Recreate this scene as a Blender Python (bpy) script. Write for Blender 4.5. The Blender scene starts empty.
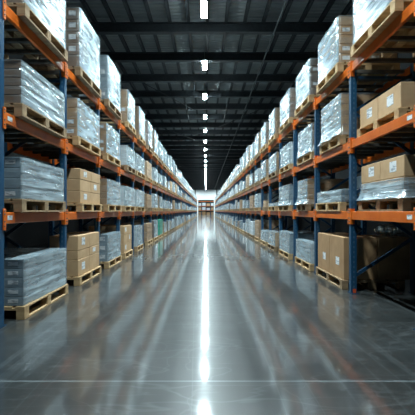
import bpy, math, random
from mathutils import Vector, Matrix, noise

SC = bpy.context.scene
COL = SC.collection
R = random.Random(7)

# ------------------------------------------------------------------ materials
def newmat(name):
    m = bpy.data.materials.new(name); m.use_nodes = True
    nt = m.node_tree; nt.nodes.clear()
    out = nt.nodes.new('ShaderNodeOutputMaterial')
    return m, nt, out

def N(nt, kind, **kw):
    n = nt.nodes.new(kind)
    for k, v in kw.items():
        if k.startswith('i_'):
            n.inputs[k[2:].replace('_', ' ')].default_value = v
        else:
            setattr(n, k, v)
    return n

def ramp(nt, src, p0, c0, p1, c1):
    r = nt.nodes.new('ShaderNodeValToRGB')
    r.color_ramp.elements[0].position = p0; r.color_ramp.elements[0].color = (*c0, 1)
    r.color_ramp.elements[1].position = p1; r.color_ramp.elements[1].color = (*c1, 1)
    nt.links.new(src, r.inputs[0]); return r

def mapped(nt, scale=(1, 1, 1), rot=(0, 0, 0), coord='Object'):
    tc = nt.nodes.new('ShaderNodeTexCoord'); mp = nt.nodes.new('ShaderNodeMapping')
    mp.inputs['Scale'].default_value = scale; mp.inputs['Rotation'].default_value = rot
    nt.links.new(tc.outputs[coord], mp.inputs[0]); return mp.outputs[0]

def simple(name, c0, c1, rough=.5, scale=(8, 8, 8), metal=0, bump=0.1, spec=.5, coord='Object'):
    m, nt, out = newmat(name); L = nt.links.new
    v = mapped(nt, scale, coord=coord)
    n = N(nt, 'ShaderNodeTexNoise'); n.inputs['Scale'].default_value = 1; n.inputs['Detail'].default_value = 5
    L(v, n.inputs['Vector'])
    r = ramp(nt, n.outputs[0], .3, c0, .7, c1)
    p = N(nt, 'ShaderNodeBsdfPrincipled')
    p.inputs['Roughness'].default_value = rough; p.inputs['Metallic'].default_value = metal
    p.inputs['Specular IOR Level'].default_value = spec
    L(r.outputs[0], p.inputs['Base Color'])
    if bump:
        b = N(nt, 'ShaderNodeBump'); b.inputs['Strength'].default_value = bump; b.inputs['Distance'].default_value = .01
        L(n.outputs[0], b.inputs['Height']); L(b.outputs[0], p.inputs['Normal'])
    L(p.outputs[0], out.inputs[0]); return m

def emitter(name, col, s):
    m, nt, out = newmat(name)
    e = N(nt, 'ShaderNodeEmission'); e.inputs[0].default_value = (*col, 1); e.inputs[1].default_value = s
    nt.links.new(e.outputs[0], out.inputs[0]); return m

def film(name, cov0, cov1, tint=(.48, .63, .71), diag=.5):
    """stretch film: part see-through, part glossy pale plastic, wrinkled"""
    m, nt, out = newmat(name); L = nt.links.new
    v = mapped(nt, (1.0, 1.0, 10), rot=(diag * .8, diag * .8, 0))
    n1 = N(nt, 'ShaderNodeTexNoise'); n1.inputs['Scale'].default_value = 1.6; n1.inputs['Detail'].default_value = 4; n1.inputs['Distortion'].default_value = .25
    L(v, n1.inputs['Vector'])
    v2 = mapped(nt, (1.6, 1.6, 2.4))
    n2 = N(nt, 'ShaderNodeTexNoise'); n2.inputs['Scale'].default_value = 1.5; n2.inputs['Detail'].default_value = 4
    L(v2, n2.inputs['Vector'])
    mul = N(nt, 'ShaderNodeMath', operation='MULTIPLY_ADD'); mul.inputs[1].default_value = .6
    L(n1.outputs[0], mul.inputs[0])
    mul2 = N(nt, 'ShaderNodeMath', operation='MULTIPLY'); mul2.inputs[1].default_value = .4
    L(n2.outputs[0], mul2.inputs[0]); L(mul2.outputs[0], mul.inputs[2])
    cov = N(nt, 'ShaderNodeMapRange'); cov.inputs['From Min'].default_value = .42; cov.inputs['From Max'].default_value = .6
    cov.inputs['To Min'].default_value = cov0; cov.inputs['To Max'].default_value = cov1
    L(mul.outputs[0], cov.inputs[0])
    p = N(nt, 'ShaderNodeBsdfPrincipled'); p.inputs['Base Color'].default_value = (*tint, 1)
    p.inputs['Roughness'].default_value = .2; p.inputs['Specular IOR Level'].default_value = .9
    b = N(nt, 'ShaderNodeBump'); b.inputs['Strength'].default_value = 1.0; b.inputs['Distance'].default_value = .045
    L(mul.outputs[0], b.inputs['Height']); L(b.outputs[0], p.inputs['Normal'])
    g = N(nt, 'ShaderNodeBsdfGlossy'); g.inputs['Color'].default_value = (.9, .97, 1, 1); g.inputs['Roughness'].default_value = .2
    L(b.outputs[0], g.inputs['Normal'])
    t = N(nt, 'ShaderNodeBsdfTransparent')
    mx = N(nt, 'ShaderNodeMixShader'); L(cov.outputs[0], mx.inputs[0]); L(t.outputs[0], mx.inputs[1]); L(p.outputs[0], mx.inputs[2])
    mg = N(nt, 'ShaderNodeMixShader'); mg.inputs[0].default_value = .34 if cov0 > .3 else .05; L(mx.outputs[0], mg.inputs[1]); L(g.outputs[0], mg.inputs[2])
    L(mg.outputs[0], out.inputs[0]); return m

def floor_mat():
    m, nt, out = newmat('polished_concrete'); L = nt.links.new
    v = mapped(nt, (1, 1, 1))
    n = N(nt, 'ShaderNodeTexNoise'); n.inputs['Scale'].default_value = .7; n.inputs['Detail'].default_value = 6; n.inputs['Roughness'].default_value = .5
    L(v, n.inputs['Vector'])
    c = ramp(nt, n.outputs[0], .3, (.016, .020, .0205), .72, (.038, .045, .046))
    # drag marks that cross the aisle and tyre tracks that run along it
    v2 = mapped(nt, (.35, 3.2, 1)); n2 = N(nt, 'ShaderNodeTexNoise'); n2.inputs['Scale'].default_value = 1.4; n2.inputs['Detail'].default_value = 5
    L(v2, n2.inputs['Vector'])
    v3 = mapped(nt, (5, .06, 1)); n3 = N(nt, 'ShaderNodeTexNoise'); n3.inputs['Scale'].default_value = 1.2; n3.inputs['Detail'].default_value = 4
    L(v3, n3.inputs['Vector'])
    # slab joints
    tc = N(nt, 'ShaderNodeTexCoord'); sp = N(nt, 'ShaderNodeSeparateXYZ'); L(tc.outputs['Object'], sp.inputs[0])
    a = N(nt, 'ShaderNodeMath', operation='ADD'); a.inputs[1].default_value = -2.49 + 6 * 20; L(sp.outputs['Y'], a.inputs[0])
    md = N(nt, 'ShaderNodeMath', operation='MODULO'); md.inputs[1].default_value = 6; L(a.outputs[0], md.inputs[0])
    lt = N(nt, 'ShaderNodeMath', operation='LESS_THAN'); lt.inputs[1].default_value = .016; L(md.outputs[0], lt.inputs[0])
    mixc = N(nt, 'ShaderNodeMix', data_type='RGBA'); L(lt.outputs[0], mixc.inputs[0]); L(c.outputs[0], mixc.inputs[6])
    mixc.inputs[7].default_value = (.15, .18, .19, 1)
    # pale scuffs: thin wandering lines, mostly across the aisle, and worn wheel tracks along it
    prev = mixc.outputs[2]
    for sc_, rot_, w_, c_ in (((.45, 2.0, 1), .06, .010, (.20, .23, .24)), ((.5, 3.1, 1), -.05, .010, (.16, .19, .20)), ((2.6, .10, 1), .01, .014, (.15, .18, .19)), ((1.1, 1.3, 1), .8, .007, (.15, .17, .18))):
        nv = N(nt, 'ShaderNodeTexNoise'); nv.inputs['Scale'].default_value = 1.0; nv.inputs['Detail'].default_value = 3; nv.inputs['Distortion'].default_value = .3
        L(mapped(nt, sc_, rot=(0, 0, rot_)), nv.inputs['Vector'])
        s1 = N(nt, 'ShaderNodeMath', operation='SUBTRACT'); s1.inputs[1].default_value = .5; L(nv.outputs[0], s1.inputs[0])
        s2 = N(nt, 'ShaderNodeMath', operation='ABSOLUTE'); L(s1.outputs[0], s2.inputs[0])
        s3 = N(nt, 'ShaderNodeMapRange'); s3.inputs['From Min'].default_value = 0; s3.inputs['From Max'].default_value = w_
        s3.inputs['To Min'].default_value = .42; s3.inputs['To Max'].default_value = 0; L(s2.outputs[0], s3.inputs[0])
        s4 = N(nt, 'ShaderNodeMath', operation='MULTIPLY'); L(s3.outputs[0], s4.inputs[0]); L(n.outputs[0], s4.inputs[1])
        mz = N(nt, 'ShaderNodeMix', data_type='RGBA'); L(s4.outputs[0], mz.inputs[0]); L(prev, mz.inputs[6]); mz.inputs[7].default_value = (*c_, 1); prev = mz.outputs[2]
    rr = N(nt, 'ShaderNodeMath', operation='ADD'); L(n2.outputs[0], rr.inputs[0]); L(n3.outputs[0], rr.inputs[1])
    mr = N(nt, 'ShaderNodeMapRange'); mr.inputs['From Min'].default_value = .7; mr.inputs['From Max'].default_value = 1.3
    mr.inputs['To Min'].default_value = .28; mr.inputs['To Max'].default_value = .4; L(rr.outputs[0], mr.inputs[0])
    p = N(nt, 'ShaderNodeBsdfPrincipled'); p.inputs['Specular IOR Level'].default_value = .75
    L(prev, p.inputs['Base Color']); L(mr.outputs[0], p.inputs['Roughness'])
    p.inputs['Coat Weight'].default_value = 1.0; p.inputs['Coat IOR'].default_value = 1.95; p.inputs['IOR'].default_value = 1.65
    cr = N(nt, 'ShaderNodeMapRange'); cr.inputs['From Min'].default_value = .7; cr.inputs['From Max'].default_value = 1.3
    cr.inputs['To Min'].default_value = .06; cr.inputs['To Max'].default_value = .11; L(rr.outputs[0], cr.inputs[0]); L(cr.outputs[0], p.inputs['Coat Roughness'])
    b = N(nt, 'ShaderNodeBump'); b.inputs['Strength'].default_value = .015; b.inputs['Distance'].default_value = .01
    L(n2.outputs[0], b.inputs['Height'])
    L(p.outputs[0], out.inputs[0]); return m

def label_mat():
    m, nt, out = newmat('paper_label'); L = nt.links.new
    v = mapped(nt, (1, 1, 3), coord='Object')
    w = N(nt, 'ShaderNodeTexNoise'); w.inputs['Scale'].default_value = 12; w.inputs['Detail'].default_value = 2
    oi = N(nt, 'ShaderNodeObjectInfo'); ad = N(nt, 'ShaderNodeVectorMath', operation='ADD'); L(v, ad.inputs[0]); L(oi.outputs['Location'], ad.inputs[1]); L(ad.outputs[0], w.inputs['Vector'])
    r = ramp(nt, w.outputs[0], .38, (.36, .40, .44), .5, (.80, .84, .86))
    p = N(nt, 'ShaderNodeBsdfPrincipled'); p.inputs['Roughness'].default_value = .5
    L(r.outputs[0], p.inputs['Base Color']); L(p.outputs[0], out.inputs[0]); return m

def post_mat():
    """blue painted upright; dark punched slots in a column"""
    m, nt, out = newmat('blue_upright'); L = nt.links.new
    tc = N(nt, 'ShaderNodeTexCoord'); sp = N(nt, 'ShaderNodeSeparateXYZ'); L(tc.outputs['Object'], sp.inputs[0])
    md = N(nt, 'ShaderNodeMath', operation='MODULO'); md.inputs[1].default_value = .075; L(sp.outputs['Z'], md.inputs[0])
    lt = N(nt, 'ShaderNodeMath', operation='LESS_THAN'); lt.inputs[1].default_value = .032; L(md.outputs[0], lt.inputs[0])
    ab = N(nt, 'ShaderNodeMath', operation='ABSOLUTE'); L(sp.outputs['X'], ab.inputs[0])
    l2 = N(nt, 'ShaderNodeMath', operation='LESS_THAN'); l2.inputs[1].default_value = .009; L(ab.outputs[0], l2.inputs[0])
    mu = N(nt, 'ShaderNodeMath', operation='MULTIPLY'); L(lt.outputs[0], mu.inputs[0]); L(l2.outputs[0], mu.inputs[1])
    mix = N(nt, 'ShaderNodeMix', data_type='RGBA'); L(mu.outputs[0], mix.inputs[0])
    mix.inputs[6].default_value = (.010, .065, .14, 1); mix.inputs[7].default_value = (.07, .14, .22, 1)
    p = N(nt, 'ShaderNodeBsdfPrincipled'); p.inputs['Roughness'].default_value = .35
    L(mix.outputs[2], p.inputs['Base Color']); L(p.outputs[0], out.inputs[0]); return m

def roof_mat():
    m, nt, out = newmat('ribbed_roof_sheet'); L = nt.links.new
    v = mapped(nt, (1, 1, 1))
    w = N(nt, 'ShaderNodeTexWave', wave_type='BANDS', bands_direction='Y'); w.inputs['Scale'].default_value = 1.6; L(v, w.inputs['Vector'])
    n = N(nt, 'ShaderNodeTexNoise'); n.inputs['Scale'].default_value = .8; L(v, n.inputs['Vector'])
    r = ramp(nt, n.outputs[0], .3, (.21, .235, .245), .7, (.31, .34, .35))
    p = N(nt, 'ShaderNodeBsdfPrincipled'); p.inputs['Roughness'].default_value = .6
    b = N(nt, 'ShaderNodeBump'); b.inputs['Strength'].default_value = .7; b.inputs['Distance'].default_value = .05
    L(w.outputs[0], b.inputs['Height']); L(b.outputs[0], p.inputs['Normal'])
    L(r.outputs[0], p.inputs['Base Color']); L(p.outputs[0], out.inputs[0]); return m

M = dict(
    floor=floor_mat(), roof=roof_mat(), post=post_mat(), label=label_mat(),
    steel=simple('dark_roof_steel', (.018, .022, .026), (.03, .036, .042), .6),
    grey=simple('galvanised_pipe', (.10, .115, .12), (.16, .175, .18), .5),
    wallw=simple('white_wall_panel', (.72, .78, .79), (.8, .85, .86), .7, (.5, .5, .5)),
    walld=simple('dark_wall_panel', (.010, .012, .014), (.018, .021, .024), .8, (.5, .5, .5)),
    orange=simple('orange_beam_paint', (.66, .13, .012), (.78, .18, .02), .3, (6, 6, 6), bump=.05),
    orangef=simple('orange_foot_guard', (.62, .08, .02), (.7, .1, .03), .4),
    brace=simple('blue_brace_paint', (.006, .036, .08), (.009, .048, .105), .4),
    bar=simple('deck_bar_steel', (.05, .047, .042), (.10, .09, .075), .6),
    wood=simple('pallet_wood', (.38, .245, .115), (.64, .45, .24), .75, (3, 14, 14), bump=.2),
    woodd=simple('weathered_pallet_wood', (.22, .145, .08), (.42, .30, .17), .8, (3, 14, 14), bump=.2),
    brown=simple('kraft_cardboard', (.36, .215, .105), (.46, .29, .15), .72, (5, 5, 5), bump=.05),
    tan=simple('light_cardboard', (.50, .32, .17), (.60, .41, .23), .72, (5, 5, 5), bump=.05),
    dbrown=simple('dark_cardboard', (.17, .115, .08), (.24, .165, .115), .75, (5, 5, 5), bump=.05),
    white=simple('white_cardboard', (.58, .66, .70), (.72, .79, .82), .6, (5, 5, 5), bump=.05),
    bluegrey=simple('blue_grey_cardboard', (.20, .27, .32), (.30, .38, .43), .6, (6, 6, 9), bump=.05),
    green=simple('green_film', (.02, .25, .17), (.04, .36, .25), .3, (3, 3, 12), bump=.3),
    tape=simple('brown_tape', (.36, .24, .13), (.42, .29, .17), .25),
    film=film('stretch_film', .55, .95), filmend=film('stretch_film_sheen_cut', .02, .2),  # same film; filmend has lamp sheen taken out where ends reflect the dark
    filmg=film('hazy_stretch_film', .45, .8, (.34, .44, .50)),
    lamp=emitter('led_diffuser', (.76, .96, 1.0), 150.0),
    lampb=emitter('led_diffuser_next_hall', (.8, .95, 1.0), 26.0),
    housing=simple('lamp_housing', (.3, .33, .34), (.36, .4, .4), .4),
)

# ------------------------------------------------------------------ mesh builder
class MB:
    def __init__(s): s.v = []; s.f = []; s.m = []; s.mats = []; s.sm = []
    def mi(s, k):
        if k not in s.mats: s.mats.append(k)
        return s.mats.index(k)
    def box(s, x0, x1, y0, y1, z0, z1, k, bev=0.0):
        x0, x1 = sorted((x0, x1)); y0, y1 = sorted((y0, y1)); z0, z1 = sorted((z0, z1))
        i = s.mi(k); b = len(s.v)
        if bev <= 0:
            s.v += [(x0, y0, z0), (x1, y0, z0), (x1, y1, z0), (x0, y1, z0), (x0, y0, z1), (x1, y0, z1), (x1, y1, z1), (x0, y1, z1)]
            fs = [(3, 2, 1, 0), (4, 5, 6, 7), (0, 1, 5, 4), (1, 2, 6, 5), (2, 3, 7, 6), (3, 0, 4, 7)]
        else:
            # chamfered box: 24 verts
            idx = {}
            for ix, X in enumerate((x0, x1)):
                for iy, Y in enumerate((y0, y1)):
                    for iz, Z in enumerate((z0, z1)):
                        dx, dy, dz = (bev if ix == 0 else -bev), (bev if iy == 0 else -bev), (bev if iz == 0 else -bev)
                        for a, p in enumerate(((X, Y + dy, Z + dz), (X + dx, Y, Z + dz), (X + dx, Y + dy, Z))):
                            idx[(ix, iy, iz, a)] = len(s.v) - b; s.v.append(p)
            g = lambda *t: idx[t]
            fs = []
            for q in (0, 1):
                f = [g(q, 0, 0, 0), g(q, 1, 0, 0), g(q, 1, 1, 0), g(q, 0, 1, 0)]; fs.append(f if q else f[::-1])
                f = [g(0, q, 0, 1), g(1, q, 0, 1), g(1, q, 1, 1), g(0, q, 1, 1)]; fs.append(f[::-1] if q else f)
                f = [g(0, 0, q, 2), g(1, 0, q, 2), g(1, 1, q, 2), g(0, 1, q, 2)]; fs.append(f if q else f[::-1])
            for p in (0, 1):
                for q in (0, 1):
                    fs.append([g(p, q, 0, 0), g(p, q, 1, 0), g(p, q, 1, 1), g(p, q, 0, 1)] if p == q else [g(p, q, 0, 1), g(p, q, 1, 1), g(p, q, 1, 0), g(p, q, 0, 0)])
                    fs.append([g(p, 0, q, 2), g(p, 1, q, 2), g(p, 1, q, 0), g(p, 0, q, 0)] if p != q else [g(p, 0, q, 0), g(p, 1, q, 0), g(p, 1, q, 2), g(p, 0, q, 2)])
                    fs.append([g(0, p, q, 1), g(1, p, q, 1), g(1, p, q, 2), g(0, p, q, 2)] if p != q else [g(0, p, q, 2), g(1, p, q, 2), g(1, p, q, 1), g(0, p, q, 1)])
            for ix in (0, 1):
                for iy in (0, 1):
                    for iz in (0, 1):
                        f = [g(ix, iy, iz, 0), g(ix, iy, iz, 1), g(ix, iy, iz, 2)]
                        fs.append(f if (ix + iy + iz) % 2 else f[::-1])
        for f in fs:
            s.f.append(tuple(b + q for q in f)); s.m.append(i); s.sm.append(False)
    def bar(s, p, q, w, h, k):
        """square bar from p to q"""
        p, q = Vector(p), Vector(q); d = (q - p).normalized()
        u = d.cross(Vector((0, 1, 0)))
        if u.length < .1: u = d.cross(Vector((1, 0, 0)))
        u.normalize(); t = d.cross(u); i = s.mi(k); b = len(s.v)
        for c in (p, q):
            for a, e in ((-1, -1), (1, -1), (1, 1), (-1, 1)): s.v.append(tuple(c + u * a * w / 2 + t * e * h / 2))
        for f in ((0, 1, 2, 3), (7, 6, 5, 4), (0, 4, 5, 1), (1, 5, 6, 2), (2, 6, 7, 3), (3, 7, 4, 0)):
            s.f.append(tuple(b + x for x in f)); s.m.append(i); s.sm.append(False)
    def tube(s, p, q, r, k, n=10):
        p, q = Vector(p), Vector(q); d = (q - p).normalized()
        u = d.cross(Vector((0, 0, 1)))
        if u.length < .1: u = d.cross(Vector((1, 0, 0)))
        u.normalize(); t = d.cross(u); i = s.mi(k); b = len(s.v)
        for c in (p, q):
            for a in range(n):
                an = 2 * math.pi * a / n; s.v.append(tuple(c + u * r * math.cos(an) + t * r * math.sin(an)))
        for a in range(n):
            e = (a + 1) % n; s.f.append((b + a, b + e, b + n + e, b + n + a)); s.m.append(i); s.sm.append(True)
        s.f.append(tuple(b + a for a in range(n))[::-1]); s.m.append(i); s.sm.append(False)
        s.f.append(tuple(b + n + a for a in range(n))); s.m.append(i); s.sm.append(False)
    def film(s, x0, x1, y0, y1, z0, z1, kside, kend, seed, step=.07, flare=.0, amp=.008, top=True, clear=.012, lay=1):
        """a stretch-film shell round the box"""
        i1, i2 = s.mi(kside), s.mi(kend)
        nx, ny = max(2, int((x1 - x0) / step)), max(2, int((y1 - y0) / step)); nz = max(3, int((z1 - z0) / step))
        loop = [(x0 + (x1 - x0) * a / nx, y0, 0, -1) for a in range(nx)] + [(x1, y0 + (y1 - y0) * a / ny, 1, 0) for a in range(ny)] \
             + [(x1 - (x1 - x0) * a / nx, y1, 0, 1) for a in range(nx)] + [(x0, y1 - (y1 - y0) * a / ny, -1, 0) for a in range(ny)]
        n = len(loop); b = len(s.v)
        zl = [0.0]; sub = max(1, nz // lay)
        for a in range(lay):
            c0, c1 = a / lay, (a + 1) / lay; e = .022 / (z1 - z0)
            if a: zl += [c0 - e, c0, c0 + e]
            zl += [c0 + (c1 - c0) * q / (sub + 1) for q in range(1, sub + 1)]
        zl.append(1.0); zl = sorted(zl); nz = len(zl) - 1
        for j in range(nz + 1):
            t = zl[j]; z = z0 + (z1 - z0) * t
            seam = lay > 1 and 0 < j < nz and abs(t * lay - round(t * lay)) < 1e-6
            fl = flare * math.exp(-t * (z1 - z0) / .06)
            for a, (x, y, ux, uy) in enumerate(loop):
                cx = min(abs(x - x0), abs(x - x1)); cy = min(abs(y - y0), abs(y - y1))
                cor = a in (0, nx, nx + ny, 2 * nx + ny)
                q = noise.noise(Vector((x * 3 + seed * 9.1, y * 3, z * 9 + y * 2.5))) + .6 * noise.noise(Vector((x * 2 + seed, y * 2 + 5, z * 22)))
                off = clear + amp * (q + .7) + fl * (1 + .9 * noise.noise(Vector((x * 8, y * 8, seed))))
                off = max(.004, off) if not seam else clear * .75
                if cor:
                    px, py = ((x0, x1)[x == x1], (y0, y1)[y == y1])
                    sx = -1 if x == x0 else 1; sy = -1 if y == y0 else 1
                    o2 = .006 + fl
                    s.v.append((px + sx * o2, py + sy * o2, z))
                else:
                    s.v.append((x + ux * off, y + uy * off, z))
        for j in range(nz):
            for a in range(n):
                e = (a + 1) % n
                end = (a < nx) or (nx + ny <= a < 2 * nx + ny)
                s.f.append((b + j * n + a, b + j * n + e, b + (j + 1) * n + e, b + (j + 1) * n + a)); s.m.append(i2 if end else i1); s.sm.append(True)
        if top:
            tb = len(s.v); s.v += s.v[b + nz * n:b + nz * n + n]; c = len(s.v)
            for a, (x, y, ux, uy) in enumerate(loop):
                s.v.append((x + (.5 * (x0 + x1) - x) * .16, y + (.5 * (y0 + y1) - y) * .16, z1 + .012))
            for a in range(n):
                e = (a + 1) % n; s.f.append((tb + a, tb + e, c + e, c + a)); s.m.append(i1); s.sm.append(True)
            s.f.append(tuple(c + a for a in range(n))); s.m.append(i1); s.sm.append(False)
    def mesh(s, name):
        me = bpy.data.meshes.new(name); me.from_pydata(s.v, [], s.f)
        for k in s.mats: me.materials.append(M[k])
        me.polygons.foreach_set('material_index', s.m); me.polygons.foreach_set('use_smooth', s.sm)
        me.update(); return me
    def build(s, name, parent=None, loc=(0, 0, 0)): return link(name, s.mesh(name), parent, loc)

def link(name, data, parent=None, loc=(0, 0, 0)):
    o = bpy.data.objects.new(name, data); COL.objects.link(o)
    o.location = loc
    if parent is not None: o.parent = parent
    return o

def tag(o, label=None, cat=None, group=None, kind=None):
    if label: o['label'] = label
    if cat: o['category'] = cat
    if group: o['group'] = group
    if kind: o['kind'] = kind
    return o

def empty(name, loc):
    o = link(name, None, None, loc); o.empty_display_size = .1; return o

def copy_tree(o, loc):
    c = o.copy(); COL.objects.link(c); c.location = loc
    def rec(a, b):
        for ch in a.children:
            d = ch.copy(); COL.objects.link(d); d.parent = b; rec(ch, d)
    rec(o, c)
    return c

CACHE = {}
def cached(key, fn):
    if key not in CACHE: CACHE[key] = fn()
    return CACHE[key]

UNIT = ['', 'first', 'second', 'third', 'fourth', 'fifth', 'sixth', 'seventh', 'eighth', 'ninth', 'tenth', 'eleventh', 'twelfth', 'thirteenth',
        'fourteenth', 'fifteenth', 'sixteenth', 'seventeenth', 'eighteenth', 'nineteenth']
def ordinal(n):
    if n < 20: return UNIT[n]
    t = ['', '', 'twent', 'thirt', 'fort', 'fift'][n // 10]
    return t + 'ieth' if n % 10 == 0 else t + 'y-' + UNIT[n % 10]

# ------------------------------------------------------------------ layout numbers (metres; camera at the origin, aisle along +Y)
X0 = 2.19                    # aisle face of the uprights
DEPTH = 1.02                 # rack depth
PITCH = 1.66
NB = 49                      # bays in each row
NEAR = 5                     # bays whose loads are built in parts
IND = 37                     # bays whose pallets and loads are single objects
Y0 = {-1: 3.65, 1: 3.51}
LV = {-1: (0.0, 1.235, 2.335, 3.52), 1: (0.0, 1.245, 2.315, 3.475)}
SIDE = {-1: 'left', 1: 'right'}
TIER = ('floor level', 'lowest beams', 'middle beams', 'top beams')
PH = .15                     # pallet height
GAP = .002

# ------------------------------------------------------------------ the setting
def struct(mb, name): return tag(mb.build(name), kind='structure')
HW, YB, YE, HR = 6.2, -4.0, 104.0, 8.22
mb = MB(); mb.box(-HW - .2, HW + .2, YB, 124, -.2, 0, 'floor'); struct(mb, 'floor')
mb = MB(); mb.box(-HW - .2, HW + .2, YB, YE + .3, HR, HR + .1, 'roof'); struct(mb, 'ceiling')
mb = MB(); mb.box(-HW - .2, -HW, YB, YE, 0, HR, 'walld'); struct(mb, 'wall_left')
mb = MB(); mb.box(HW, HW + .2, YB, YE, 0, HR, 'walld'); struct(mb, 'wall_right')
mb = MB(); mb.box(-HW, HW, YB - .2, YB, 0, HR, 'walld'); struct(mb, 'wall_front')
DW, DH = 2.3, 4.55           # doorway half width and height in the far wall
mb = MB()
mb.box(-HW, -DW, YE, YE + .25, 0, HR, 'wallw'); mb.box(DW, HW, YE, YE + .25, 0, HR, 'wallw'); mb.box(-DW, DW, YE, YE + .25, DH, HR, 'wallw')
struct(mb, 'wall_back')
for x in (-3.3, 3.3):
    mb = MB()
    mb.box(x - .14, x + .14, YE - .3, YE - .27, 0, HR - .4, 'steel'); mb.box(x - .14, x + .14, YE - .05, YE - .02, 0, HR - .4, 'steel'); mb.box(x - .015, x + .015, YE - .27, YE - .05, 0, HR - .4, 'steel')
    struct(mb, 'column')
mb = MB()
mb.box(-DW - .12, -DW, YE - .03, YE, 0, DH + .12, 'steel'); mb.box(DW, DW + .12, YE - .03, YE, 0, DH + .12, 'steel'); mb.box(-DW, DW, YE - .03, YE, DH, DH + .12, 'steel')
struct(mb, 'trim_1')
# hall beyond the doorway
mb = MB(); mb.box(-6, 6, 122, 122.2, 0, 7, 'steel'); struct(mb, 'wall_beyond_doorway')
mb = MB(); mb.box(-6, 6, YE + .25, 122.2, 7, 7.1, 'roof'); struct(mb, 'ceiling_beyond_doorway')
for s in (-1, 1):
    mb = MB(); mb.box(s * 6, s * 6.2, YE + .25, 122.2, 0, 7, 'walld'); struct(mb, 'wall_side_beyond_doorway')

# roof steel: each beam across the hall and each purlin along it is its own piece
def ibeam_mesh():
    mb = MB(); h = .36
    mb.box(-HW, HW, -.1, .1, 0, .03, 'steel'); mb.box(-HW, HW, -.1, .1, h - .03, h, 'steel'); mb.box(-HW, HW, -.012, .012, .03, h - .03, 'steel')
    return mb.mesh('roof_beam')
ib = ibeam_mesh(); y = 12.3 - 2.31 * 6; HB = 7.68
while y < YE - .5:
    tag(link('roof_beam', ib, None, (0, y, HB)), kind='structure'); y += 2.31
def purlin_mesh():
    mb = MB(); z1 = HR - .001
    mb.box(-.05, .05, YB, YE, HB + .361, HB + .375, 'steel'); mb.box(-.012, .012, YB, YE, HB + .375, z1, 'steel'); mb.box(-.05, .05, YB, YE, z1 - .014, z1, 'steel')
    return mb.mesh('roof_purlin')
pm = purlin_mesh()
for i in range(-8, 9): tag(link('roof_purlin', pm, None, (i * .68 + .05, 0, 0)), kind='structure')
for (xa, ya, xb, yb) in ((-3.2, 16.9, -.8, 21.5), (3.4, 21.5, .9, 26.1), (-3.4, 26.1, -.9, 30.8)):
    mb = MB(); mb.tube((xa, ya, HB - .02), (xb, yb, HB - .02), .02, 'steel', 8); tag(mb.build('roof_cross_rod'), kind='structure')

def pipe(x, ya, yb, r, clips, tx):
    mb = MB(); mb.tube((0, ya, 0), (0, yb, 0), r, 'grey')
    o = mb.build('conduit_pipe', None, (x, 0, HB - .008 - r))
    for yc in clips:
        c = MB(); c.box(-r - .012, r + .012, yc - .02, yc + .02, r + .0005, r + .007, 'grey'); c.box(-r - .006, -r - .001, yc - .02, yc + .02, -r, r, 'grey'); c.box(r + .001, r + .006, yc - .02, yc + .02, -r, r, 'grey')
        c.build('hanger_clip', o)
    tag(o, tx, 'pipe')
pipe(2.44, YB + .1, YE - .5, .026, [12.3 + 2.31 * q for q in range(12)], 'long thin grey pipe running under the roof beams right of the lamps')
for (x, ya, yb, tx) in ((-1.2, 19.5, 24.5, 'short grey pipe under the roof left of the lamp row'), (1.25, 19.5, 24.5, 'short grey pipe under the roof just right of the lamp row')):
    pipe(x, ya, yb, .02, [12.3 + 2.31 * q for q in (4, 5)], tx)

# ceiling lamps
LAMP_W, LAMP_SPREAD = 125, 112
def lamp_proto():
    root = empty('ceiling_light', (0, 0, 0))
    mb = MB(); mb.box(-.11, .11, -.46, .46, .0, .05, 'housing', .01); mb.build('housing', root)
    mb = MB(); mb.box(-.09, .09, -.43, .43, -.022, -.001, 'lamp'); mb.build('diffuser', root)
    ld = bpy.data.lights.new('led_array', 'AREA'); ld.shape = 'RECTANGLE'; ld.size = .17; ld.size_y = .84; ld.energy = LAMP_W; ld.spread = math.radians(LAMP_SPREAD); ld.color = (.84, .97, 1.0)
    lo = link('led_array', ld, root, (0, 0, -.03))
    for s in (-1, 1):
        mb = MB(); mb.tube((0, s * .4, .0505), (0, s * .4, .52), .008, 'housing', 6); mb.build('hanger_rod', root)
    return root
lp = lamp_proto()
XL = -.062
for k in range(-2, 22):
    o = lp if k == -2 else copy_tree(lp, (0, 0, 0))
    o.location = (XL, 10.8 + 4.09 * k, 7.66 - .02)
    n = k + 1
    if k < 0: lb = ('white ceiling lamp hanging over the camera end, just out of view' if k == -1 else 'white ceiling lamp nearest the camera, above the first floor joint, out of view')
    else: lb = f'bright cyan-white ceiling lamp over the aisle, {ordinal(n)} from the top of the picture'
    tag(o, lb, 'ceiling light', 'lamps in a row above the aisle')
mb = MB(); mb.box(-2.5, 2.5, -.3, .3, 0, .06, 'lampb')
for q, yy in enumerate((108.0, 113.0)):
    tag(link('ceiling_light', cached('lampb', lambda: mb.mesh('ceiling_light_panel')), None, (0, yy, 6.92)), f'wide white lamp in the hall beyond the doorway, {("nearer", "farther")[q]} one', 'ceiling light')

wall_fill_led = bpy.data.lights['led_array'].copy(); wall_fill_led.energy = 700; wall_fill_led.spread = math.pi  # unseen lamps added behind the racks to brighten the end wall
for q, (x, yy) in enumerate(((-4.6, 92), (4.6, 92), (-4.6, 99), (4.6, 99))):
    o = copy_tree(lp, (x, yy, 7.64))
    for ch in o.children:
        if ch.type == 'LIGHT': ch.data = wall_fill_led
    tag(o, f'unseen lamp added to brighten the end wall, {("left nearer", "right nearer", "left farther", "right farther")[q]} one', 'ceiling light', 'added lamps that brighten the end wall')
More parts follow.
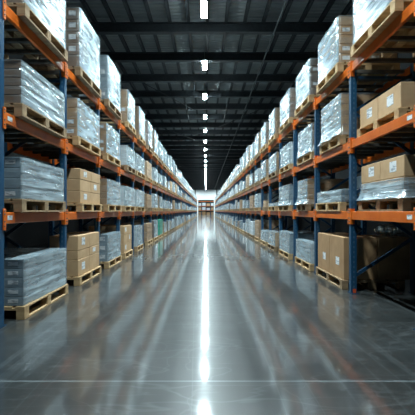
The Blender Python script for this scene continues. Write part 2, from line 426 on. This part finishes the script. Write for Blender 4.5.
# ------------------------------------------------------------------ racks
def post_mesh(h):
    mb = MB(); w, d = .085, .075                        # open C section with lips
    mb.box(-w / 2, w / 2, -d / 2, -d / 2 + .008, 0, h, 'post'); mb.box(-w / 2, w / 2, d / 2 - .008, d / 2, 0, h, 'post')
    mb.box(-w / 2, -w / 2 + .008, -d / 2 + .008, d / 2 - .008, 0, h, 'post')
    mb.box(w / 2 - .008, w / 2, -d / 2 + .008, -d / 2 + .026, 0, h, 'post'); mb.box(w / 2 - .008, w / 2, d / 2 - .026, d / 2 - .008, 0, h, 'post')
    return mb.mesh('post')
def foot_mesh():
    mb = MB(); mb.box(-.05, .06, -.07, .07, 0, .012, 'brace'); mb.box(-.016, -.003, -.045, .045, .013, .075, 'orangef'); mb.box(-.003, .03, -.046, -.039, .013, .075, 'orangef')
    return mb.mesh('foot')
def beam_mesh():
    mb = MB(); L = PITCH - .10
    mb.box(-.022, .022, 0, L, -.125, 0, 'orange', .006)
    for z in (-.04, -.085): mb.box(-.0235, -.0225, .02, L - .02, z - .003, z + .003, 'orange')
    return mb.mesh('beam')
def plate_mesh():
    mb = MB(); mb.box(-.035, -.023, -.047, .004, -.195, .04, 'orange', .003); mb.box(-.023, .03, -.006, -.001, -.195, .04, 'orange')
    for z in (-.15, -.10, -.02, .015): mb.tube((-.0425, -.03, z), (-.035, -.03, z), .008, 'grey', 6)
    return mb.mesh('connector_plate')
def bar_mesh():
    mb = MB(); mb.box(.024, DEPTH - .11, -.025, .025, -.05, -.002, 'bar'); return mb.mesh('support_bar')
def deck_mesh():
    mb = MB()
    for q in range(5): yy = .2 + q * (PITCH - .4) / 4; mb.box(.024, DEPTH - .11, yy - .025, yy + .025, -.05, -.002, 'bar')
    return mb.mesh('support_bars')
def brace_mesh(zs, ze, diag):
    mb = MB()
    if diag: mb.bar((.0, 0, zs), (DEPTH - .09, 0, ze), .045, .03, 'brace')
    else: mb.box(.0, DEPTH - .09, -.015, .015, zs - .02, zs + .02, 'brace')
    return mb.mesh('brace')

def rack(side, k):
    lv = LV[side]; y = Y0[side] + PITCH * k; s = side
    root = empty('pallet_rack', (s * X0, y, 0))
    # children are built for the right row (x grows away from the aisle); the left row is turned by mirrored meshes
    def child(name, key, fn, loc, parent=None):
        me = cached((key, side), lambda: flip(fn(), side))
        return link(name, me, parent or root, (s * loc[0], loc[1], loc[2]))
    full = k < 12
    H = lv[3] + .02
    ends = (0.0,) if k < NB - 1 else (0.0, PITCH)
    for ye in ends:
        for xx in (.0425, DEPTH - .0425):
            p = child('post', 'post', lambda: post_mesh(H - .012), (xx, ye, .013))
            if full or xx < .5: child('foot', 'foot', foot_mesh, (xx, ye, 0))
        if full:
            zz = [.25, .85, 1.5, 2.1, 2.75, 3.35]
            for q in range(len(zz) - 1):
                a, b = (zz[q], zz[q + 1]) if q % 2 == 0 else (zz[q + 1], zz[q])
                child('brace', ('d', q), lambda: brace_mesh(a, b, True), (.045, ye, 0))
            for q in (5,): child('brace', ('h', q), lambda: brace_mesh(zz[q] - .06, 0, False), (.045, ye + .035, 0))
    for li in (1, 2, 3):
        z = lv[li]
        for xx in ((-.0, DEPTH) if True else ()):
            bx = xx - .025 if xx < .5 else xx - .0
            f = child('beam', 'beam', beam_mesh, (xx if xx < .5 else xx, .05, z)) if xx < .5 else None
            if xx < .5:
                f.location.x = s * .02
                pl = link('connector_plate', cached(('plate', side), lambda: flip(plate_mesh(), side)), f)
                if full:
                    pl2 = link('connector_plate', cached(('plate2', side), lambda: flip(mirror_y(plate_mesh()), side)), f, (0, PITCH - .10, 0))
                if k == 0 and li < 3:
                    st = MB(); st.box(-.0245, -.0238, .045, .14, -.085, -.035, 'label')
                    o = link('sticker', flip(st.mesh('sticker'), side), f); o['label'] = 'small white sticker'
            elif full:
                f = child('beam', 'rbeam', beam_mesh, (DEPTH - .06, .05, z))
        if k < 5:
            for q in range(5): child('support_bar', 'bar', bar_mesh, (.022, .2 + q * (PITCH - .4) / 4, z))
        else: child('support_bars', 'deck', deck_mesh, (.022, 0, z))
    n = k + 1
    where = 'nearest the camera' if k == 0 else ('at the far end' if k == NB - 1 else f'{ordinal(n)} from the near end')
    tag(root, f'blue-posted, orange-beamed rack bay in the {SIDE[side]} row, {where}', 'pallet rack', f'rack bays along the {SIDE[side]} of the aisle')

def flip(me, side):
    if side > 0: return me
    me.transform(Matrix.Scale(-1, 4, (1, 0, 0))); me.flip_normals(); return me
def mirror_y(me):
    me.transform(Matrix.Scale(-1, 4, (0, 1, 0))); me.flip_normals(); return me

for side in (-1, 1):
    for k in range(NB): rack(side, k)

# ------------------------------------------------------------------ pallets (local: x from aisle edge inwards 0..W, y 0..L, z 0..PH)
PW = 1.0
def pal_deck(L, w):
    mb = MB()
    for q in range(3): y0 = q * (L - .1) / 2; mb.box(0, PW, y0, y0 + .1, PH - .044, PH - .022, w)
    for q in range(7): x0 = q * (PW - .11) / 6; mb.box(x0, x0 + .11, 0, L, PH - .022 + .0003, PH, w, .003)
    return mb
def pal_block(w):
    mb = MB(); mb.box(0, .1, 0, .1, .022, PH - .044, w, .003); return mb
def pal_run(L, w):
    mb = MB(); mb.box(0, .1, 0, L, 0, .022, w, .002); return mb
PAL_LBL = 'wooden pallet'
def pallet(side, k, li, y, L, xf, mesh_only=None):
    w = 'wood' if R.random() < .6 else 'woodd'
    Lk = round(L, 2); loc = (side * xf, y, LV[side][li] + GAP)
    if mesh_only is not None:
        mb = mesh_only
        for (x0, x1, y0, y1, z0, z1) in [(0, PW, 0, L, PH - .03, PH)] + [(0, .1, b, b + .1, 0, PH - .03) for b in (0, (L - .1) / 2, L - .1)]:
            mb.box(loc[0] + side * x0, loc[0] + side * x1, loc[1] + y0, loc[1] + y1, loc[2] + z0, loc[2] + z1, w)
        return
    if k < NEAR:
        root = empty('pallet', loc)
        link('deck', cached(('pd', side, Lk, w), lambda: flip(pal_deck(L, w).mesh('deck'), side)), root)
        for x in (0, (PW - .1) / 2, PW - .1):
            for yy in (0, (L - .1) / 2, L - .1):
                link('block', cached(('pb', side, w), lambda: flip(pal_block(w).mesh('block'), side)), root, (side * x, yy, 0))
            link('bottom_board', cached(('pr', side, Lk, w), lambda: flip(pal_run(L, w).mesh('bottom_board'), side)), root, (side * x, 0, 0))
    else:
        def whole():
            mb = MB()
            for q in range(3): y0 = q * (L - .1) / 2; mb.box(0, PW, y0, y0 + .1, PH - .044, PH - .022, w)
            for q in range(7): x0 = q * (PW - .11) / 6; mb.box(x0, x0 + .11, 0, L, PH - .022, PH, w)
            for x in (0, (PW - .1) / 2, PW - .1):
                for yy in (0, (L - .1) / 2, L - .1): mb.box(x, x + .1, yy, yy + .1, .022, PH - .044, w)
                mb.box(x, x + .1, 0, L, 0, .022, w)
            return flip(mb.mesh('pallet'), side)
        root = link('pallet', cached(('pw', side, Lk, w), whole), None, loc)
    on = 'on the floor' if li == 0 else f'on the {TIER[li]}'
    tag(root, f'wooden pallet {on} of the {SIDE[side]} rack, {ordinal(k + 1)} bay from the near end', 'pallet', f'pallets in the {SIDE[side]} rack')

# ------------------------------------------------------------------ loads
CN = {'brown': 'brown carton', 'tan': 'tan carton', 'dbrown': 'dark brown carton', 'white': 'white carton', 'bluegrey': 'blue-grey carton', 'green': 'green carton'}
def carton_mb(wx, wy, h, col, near=True):
    """one carton; local origin = its aisle-side near bottom corner; x inwards"""
    mb = MB(); mb.box(.002, wx - .002, .002, wy - .002, .001, h - .002, col, .006 if near else 0)
    return mb
def carton(parent, side, loc, wx, wy, h, col, lab_end=False, lab_aisle=False, tape=True, name='carton', seam=True):
    key = ('c', side, round(wx, 3), round(wy, 3), round(h, 3), col)
    o = link(name, cached(key, lambda: flip(carton_mb(wx, wy, h, col).mesh('carton'), side)), parent, loc)
    if tape:
        def tp():
            mb = MB(); c = wx / 2
            mb.box(c - .03, c + .03, 0, .0015, h * .55, h - .006, 'tape'); mb.box(c - .03, c + .03, .0015, wy - .0015, h - .0018, h - .0008, 'tape')
            return flip(mb.mesh('tape'), side)
        link('tape', cached(key + ('t',), tp), o)
    if lab_end or lab_aisle:
        def lb():
            mb = MB()
            a = min(.12, wx * .3); b = min(.085, h * .42)
            if lab_end: mb.box(wx * .12, wx * .12 + a, .0002, .0016, h * .32, h * .32 + b, 'label')
            if lab_aisle:
                a = min(.15, wy * .28); b = min(.13, h * .52)
                mb.box(.0002, .0016, wy * .3, wy * .3 + a, h * .3, h * .3 + b, 'label')
            return flip(mb.mesh('label'), side)
        q = link('shipping_label', cached(key + ('l', lab_end, lab_aisle), lb), o)
        q['label'] = 'white printed paper label'
    return o

def on_txt(side, k, li):
    t = 'on floor' if li == 0 else f'on {TIER[li]}'
    return f'{t} of {SIDE[side]} rack, {ordinal(k + 1)} bay'

def wrapped(side, k, li, y, L, xf, top, col='brown', layers=4, nz=2, nx=2, flare=0, skirt=None, mat='film', end='filmend', W=.94, mesh_only=None, labels=False, desc=None):
    z0 = LV[side][li] + GAP + PH + GAP; h = top - z0
    seed = side * 3 + k * 1.7 + li * 5.3
    near = k < NEAR and mesh_only is None
    loc = (side * (xf + .03), y + .02, z0); Lc = L - .04
    h1 = h - .02
    if near:
        root = empty('wrapped_load', loc)
        ch = h1 / layers
        for a in range(layers):
            for b in range(nz):
                for c in range(nx):
                    vis = (b == 0) or (c == 0)
                    le = labels and not skirt and b == 0 and R.random() < .6
                    carton(root, side, (side * c * W / nx, b * Lc / nz, a * ch), W / nx, Lc / nz, ch, col, lab_end=le, lab_aisle=bool(skirt) and c == 0 and a == layers - 1, tape=bool(skirt))
        mb = MB()
        if skirt: mb.film(0, W, 0, Lc, .004, skirt, mat, end, seed, .05, .05, .014, top=False)
        else: mb.film(0, W, 0, Lc, .004, h1 + .002, mat, end, seed, .05, flare, .006, lay=layers)
        link('film_wrap', flip(mb.mesh('film_wrap'), side), root)
    else:
        mb = mesh_only or MB()
        tmp = MB()
        lay = layers; ch = h1 / lay
        for a in range(lay): tmp.box(.006 * (a % 2), W - .004, .006 * (a % 2), Lc - .004, a * ch, (a + 1) * ch - .012, col)
        if k < 14:
            tmp.film(0, W, 0, Lc, .004, h1 + .002, mat, end, seed, .12 if k < 9 else .2, flare, .009, lay=layers)
        else:
            i = tmp.mi(mat); b = len(tmp.v); e = .018
            tmp.box(-e, W + e, -e, Lc + e, .004, h1 + .006, mat)
        if mesh_only is not None:
            base = len(mb.v)
            for (x, yy, z) in tmp.v: mb.v.append((loc[0] + side * x, loc[1] + yy, loc[2] + z))
            for f, m_, s_ in zip(tmp.f, tmp.m, tmp.sm):
                f = tuple(base + q for q in f); mb.f.append(f if side > 0 else f[::-1]); mb.m.append(mb.mi(tmp.mats[m_])); mb.sm.append(s_)
            return
        root = link('wrapped_load', flip(tmp.mesh('wrapped_load'), side), None, loc)
    size = 'tall' if h > .8 else ('low' if h < .45 else '')
    d = desc or f'{size} film-wrapped {CN[col]} load'.strip()
    tag(root, f'{d} {on_txt(side, k, li)}', 'wrapped load', f'film-wrapped loads in the {SIDE[side]} rack')
    return root

def stack(side, k, li, y, L, xf, hs, col, nz, nx=1, W=.94, skip=(), labs='some', names=None):
    """loose cartons: every one a thing of its own"""
    z = LV[side][li] + GAP + PH + GAP
    lay = {1: ('',), 2: ('lower', 'upper'), 3: ('bottom', 'middle', 'top')}[len(hs)]
    for a, h in enumerate(hs):
        for b in range(nz):
            for c in range(nx):
                if (b, c) in skip: continue
                wy = (L - .04) / nz; wx = W / nx; j = R.uniform(-.006, .006)
                yy = y + .02 + b * wy; xx = xf + .03 + c * wx + abs(j)
                o = carton(None, side, (side * xx, yy, z), wx - .016, wy - .004, h, col, lab_aisle=(c == 0 and (labs == 'all' or (a + b) % 2 == 0)), lab_end=False)
                pos = lay[a] + (' ' if lay[a] else '') + ('near' if b == 0 else 'far')
                if nx > 1: pos += ' ' + ('aisle-side' if c == 0 else 'rear')
                tag(o, f'{names or CN[col]}, {pos} one {on_txt(side, k, li)}', 'carton', f'loose cartons {on_txt(side, k, li)}')
        z += h + .0015

# hand-measured loads: (type, offset along the bay, length, aisle face x, top or layer heights, colour, extras)
SPEC = {
 (-1, 0): [('w', .25, 1.24, 2.08, .71, 'bluegrey', dict(layers=5, labels=True, mat='film')),
           ('s', .34, 1.18, 2.10, (.28, .15, .25), 'tan', dict(nz=2, W=.5)),
           ('w', .36, 1.16, 2.10, .76, 'bluegrey', dict(layers=3, labels=True)),
           ('s', .20, .95, 2.10, (.24, .24, .22), 'tan', dict(nz=2)),
           ('w', .14, .98, 2.10, .80, 'white', {}), ('w', .3, 1.2, 2.1, .82, 'brown', dict(mat='filmend')), ('w', .25, 1.2, 2.1, .88, 'dbrown', {}),
           ('w', .1, 1.3, 2.1, .86, 'green', dict(mat='green', end='green', desc='green film-wrapped load'))],
 (-1, 1): [('w', .23, 1.22, 2.10, 1.89, 'bluegrey', dict(layers=4, labels=True)),
           ('s', .44, 1.13, 2.10, (.2, .2, .185), 'tan', dict(nz=2)),
           ('w', .32, 1.18, 2.10, 1.96, 'brown', dict(layers=4)),
           ('w', .20, 1.3, 2.10, 1.93, 'white', dict(layers=5)),
           ('w', .1, 1.35, 2.10, 1.93, 'white', dict(layers=5)),
           ('w', .3, 1.1, 2.1, 1.9, 'brown', dict(mat='filmend')), ('w', .2, 1.2, 2.1, 1.98, 'white', {})],
 (-1, 2): [('w', .24, 1.24, 2.10, 3.01, 'dbrown', dict(layers=5)),
           ('w', .29, 1.2, 2.10, 3.14, 'brown', dict(layers=4, labels=True)),
           ('w', .26, 1.16, 2.10, 3.15, 'brown', dict(layers=4, labels=True)),
           ('w', .48, 1.08, 2.10, 3.04, 'white', dict(layers=5)),
           ('w', .1, 1.4, 2.1, 3.04, 'white', dict(layers=5)), ('w', .3, 1.1, 2.1, 3.1, 'tan', dict(mat='filmend')), ('w', .2, 1.2, 2.1, 3.05, 'white', {})],
 (-1, 3): [('w', .30, 1.22, 2.10, 4.74, 'dbrown', dict(layers=5)),
           ('w', .38, 1.14, 2.10, 4.69, 'dbrown', dict(layers=5, labels=True)),
           ('w', .36, 1.15, 2.10, 4.64, 'bluegrey', dict(layers=4, labels=True)),
           ('w', .56, 1.02, 2.10, 4.57, 'brown', dict(layers=4, labels=True)),
           ('w', .48, 1.08, 2.10, 4.6, 'brown', dict(layers=6)), ('w', .46, 1.1, 2.1, 4.59, 'dbrown', {}), ('w', .3, 1.2, 2.1, 4.6, 'brown', {})],
 (1, 0): [None,
          ('s', .23, 1.30, 2.16, (.675,), 'brown', dict(nz=2, nx=2, W=1.1, skip=((1, 1),), names='big brown carton', labs='all')),
          ('w', .20, 1.22, 2.15, .595, 'white', dict(layers=3)),
          ('w', .20, 1.25, 2.12, .70, 'bluegrey', dict(layers=3)),
          ('w', .30, 1.2, 2.1, .60, 'tan', dict(layers=2)),
          ('w', .2, 1.25, 2.1, .54, 'white', {}), ('w', .2, 1.2, 2.1, .89, 'brown', dict(mat='filmend'))],
 (1, 1): [('w', .40, 1.13, 2.26, 1.925, 'tan', dict(layers=2, nx=1, skirt=.24, labels='a', end='filmg', desc='tan cartons with film round their lower half')),
          ('w', .33, 1.24, 2.17, 1.625, 'bluegrey', dict(layers=2, labels=True, end='filmg')),
          ('w', .45, .80, 2.15, 1.96, 'brown', dict(layers=5, flare=.07)),
          ('w', .25, 1.25, 2.12, 1.96, 'bluegrey', dict(layers=4, flare=.05)),
          ('w', .2, 1.2, 2.1, 1.52, 'white', dict(layers=1)),
          ('w', .3, .6, 2.1, 1.66, 'tan', dict(layers=2, mat='filmend')), ('w', .2, 1.2, 2.1, 1.98, 'white', {})],
 (1, 2): [('s', .48, 1.11, 2.26, (.31,), 'tan', dict(nz=2, labs='all', names='big tan carton')),
          ('w', .29, .98, 2.15, 3.17, 'brown', dict(layers=4, flare=.06)),
          ('w', .12, 1.1, 2.15, 3.08, 'dbrown', dict(layers=4, flare=.04)),
          ('w', .2, 1.2, 2.13, 3.04, 'white', dict(layers=5)),
          ('w', .1, 1.3, 2.1, 3.05, 'brown', dict(layers=5)), ('w', .2, 1.2, 2.1, 3.1, 'brown', {}), ('w', .2, 1.2, 2.1, 3.0, 'white', {})],
 (1, 3): [('w', .27, 1.16, 2.10, 4.6, 'brown', dict(layers=5)),
          ('w', .26, 1.04, 2.10, 4.40, 'brown', dict(layers=5, labels=True)),
          ('w', .10, 1.14, 2.10, 4.39, 'dbrown', dict(layers=5, labels=True)),
          ('w', .10, 1.2, 2.10, 4.39, 'dbrown', dict(layers=6)),
          ('w', .30, 1.05, 2.10, 4.45, 'brown', dict(layers=6)), ('w', .2, 1.2, 2.1, 4.42, 'dbrown', {}), ('w', .2, 1.2, 2.1, 4.45, 'brown', {})],
}
RNG = ((.5, .92), (1.75, 2.05), (2.9, 3.2), (4.36, 4.66))
far_p, far_l = MB(), MB()
for side in (-1, 1):
    for li in range(4):
        for k in range(NB):
            sp = SPEC[(side, li)]
            if k < len(sp): e = sp[k]
            else:
                c = R.choices(['white', 'brown', 'tan', 'dbrown', 'bluegrey'], [4, 3, 2, 1, 2])[0]
                ex = dict(layers=R.choice((3, 4, 5)))
                if R.random() < (.3 if li < 2 else .1): ex['mat'] = 'filmend'
                L = R.choice((1.1, 1.2, 1.3)); a, b = RNG[li]
                e = ('w', .1 + R.random() * (PITCH - L - .2), L, 2.1, R.uniform(a, b) - (.1 if side > 0 and li == 3 else 0), c, ex)
            if e is None: continue
            t, off, L, xf, top, col, ex = e
            y = Y0[side] + k * PITCH + off; far = k >= IND
            pallet(side, k, li, y, L if t == 'w' else L, xf, far_p if far else None)
            if t == 'w':
                ex = dict(ex); ex['labels'] = bool(ex.get('labels'))
                wrapped(side, k, li, y, L, xf, top, col, mesh_only=far_l if far else None, **ex)
            else: stack(side, k, li, y, L, xf, top, col, **ex)
tag(far_p.build('pallets'), 'tiny far wooden pallets at the end of both racks', 'pallets', kind='stuff')
tag(far_l.build('wrapped_loads'), 'tiny far film-wrapped loads at the end of both racks', 'wrapped loads', kind='stuff')

# odd pieces lying on loads
def bundle():
    mb = MB(); i = mb.mi('film'); n, m = 22, 12; b = len(mb.v)
    for a in range(n + 1):
        t = a / n
        for c in range(m):
            an = 2 * math.pi * c / m
            r = (.085 + .03 * math.sin(t * 3.1)) * (1 + .16 * math.sin(a * 2.1) + .2 * noise.noise(Vector((t * 6, math.cos(an) * 2, math.sin(an) * 2))))
            r *= min(1, .35 + 3 * min(t, 1 - t))
            mb.v.append((t * .44, math.cos(an) * r * 1.25, .098 + math.sin(an) * r * .75))
    for a in range(n):
        for c in range(m):
            e = (c + 1) % m; mb.f.append((b + a * m + c, b + a * m + e, b + (a + 1) * m + e, b + (a + 1) * m + c)); mb.m.append(i); mb.sm.append(True)
    mb.f.append(tuple(b + c for c in range(m))[::-1]); mb.m.append(i); mb.sm.append(False)
    mb.f.append(tuple(b + n * m + c for c in range(m))); mb.m.append(i); mb.sm.append(False)
    return mb
zc = PH + 2 * GAP + .675
o = bundle().build('film_bundle', None, (2.78, 5.6, zc + .003)); zmin = min(v.co.z for v in o.data.vertices); o.location.z = zc + .002 - zmin
tag(o, 'crumpled pale plastic film bundle lying on the big dark cartons', 'film bundle')
o = carton(None, 1, (2.62, 5.62, 1.625 + .022), .34, .3, .2, 'bluegrey', lab_end=True, tape=False, name='small_carton')
tag(o, 'small grey carton on the low wrapped load in right rack, second bay', 'carton')

# cross rack seen through the far doorway
root = empty('pallet_rack', (0, 116, 0))
for x in (-4.5, -1.5, 1.5, 4.5):
    for yy in (0, 1):
        mb = MB(); mb.box(x - .05, x + .05, yy - .05, yy + .05, 0, 5, 'post'); mb.build('post', root)
for z in (1.5, 3.0, 4.6):
    for yy in (-.07, 1.07):
        mb = MB(); mb.box(-4.55, 4.55, yy - .02, yy + .02, z - .13, z, 'orange'); mb.build('beam', root)
    mb = MB(); mb.box(-4.45, 4.45, -.04, 1.04, z - .04, z - .002, 'bar'); mb.build('deck', root)
tag(root, 'rack standing across the hall beyond the far doorway', 'pallet rack')
q = 0
for li, z in enumerate((0, 1.5, 3.0)):
    for b in range(6):
        x = -4.3 + b * 1.5; col = ('white', 'white', 'tan')[(b + li) % 3] if li else 'brown'; h = .8 + .25 * ((b * 7 + li * 3) % 3) / 2
        mb = MB(); mb.box(0, 1.15, 0, .9, 0, h, col, .02)
        for zz in (.33, .66): mb.box(-.003, 1.153, -.003, .903, h * zz - .01, h * zz + .01, col)
        o = mb.build('stacked_load', None, (x, .05 + 116, z + .003))
        tag(o, f'{CN[col]} load beyond the doorway, {("floor", "middle", "upper")[li]} tier, {ordinal(b + 1)} along', 'load', 'loads on the rack beyond the doorway')

# ------------------------------------------------------------------ world, camera, view
w = bpy.data.worlds.new('World'); SC.world = w; w.use_nodes = True
w.node_tree.nodes['Background'].inputs[0].default_value = (.01, .014, .018, 1); w.node_tree.nodes['Background'].inputs[1].default_value = .3
cd = bpy.data.cameras.new('camera'); cam = bpy.data.objects.new('camera', cd); COL.objects.link(cam)
cam.location = (0, 0, 1.25); cam.rotation_euler = (math.pi / 2, 0, 0)
cd.sensor_width = 36; cd.lens = 340 / 415 * 36; cd.shift_x = 1.5 / 415; cd.shift_y = 3.5 / 415; cd.clip_end = 400
SC.camera = cam
SC.cycles.caustics_reflective = False
SC.view_settings.view_transform = 'Standard'; SC.view_settings.look = 'None'; SC.view_settings.gamma = 1
SC.view_settings.exposure = 0.75
SC.view_settings.use_curve_mapping = False
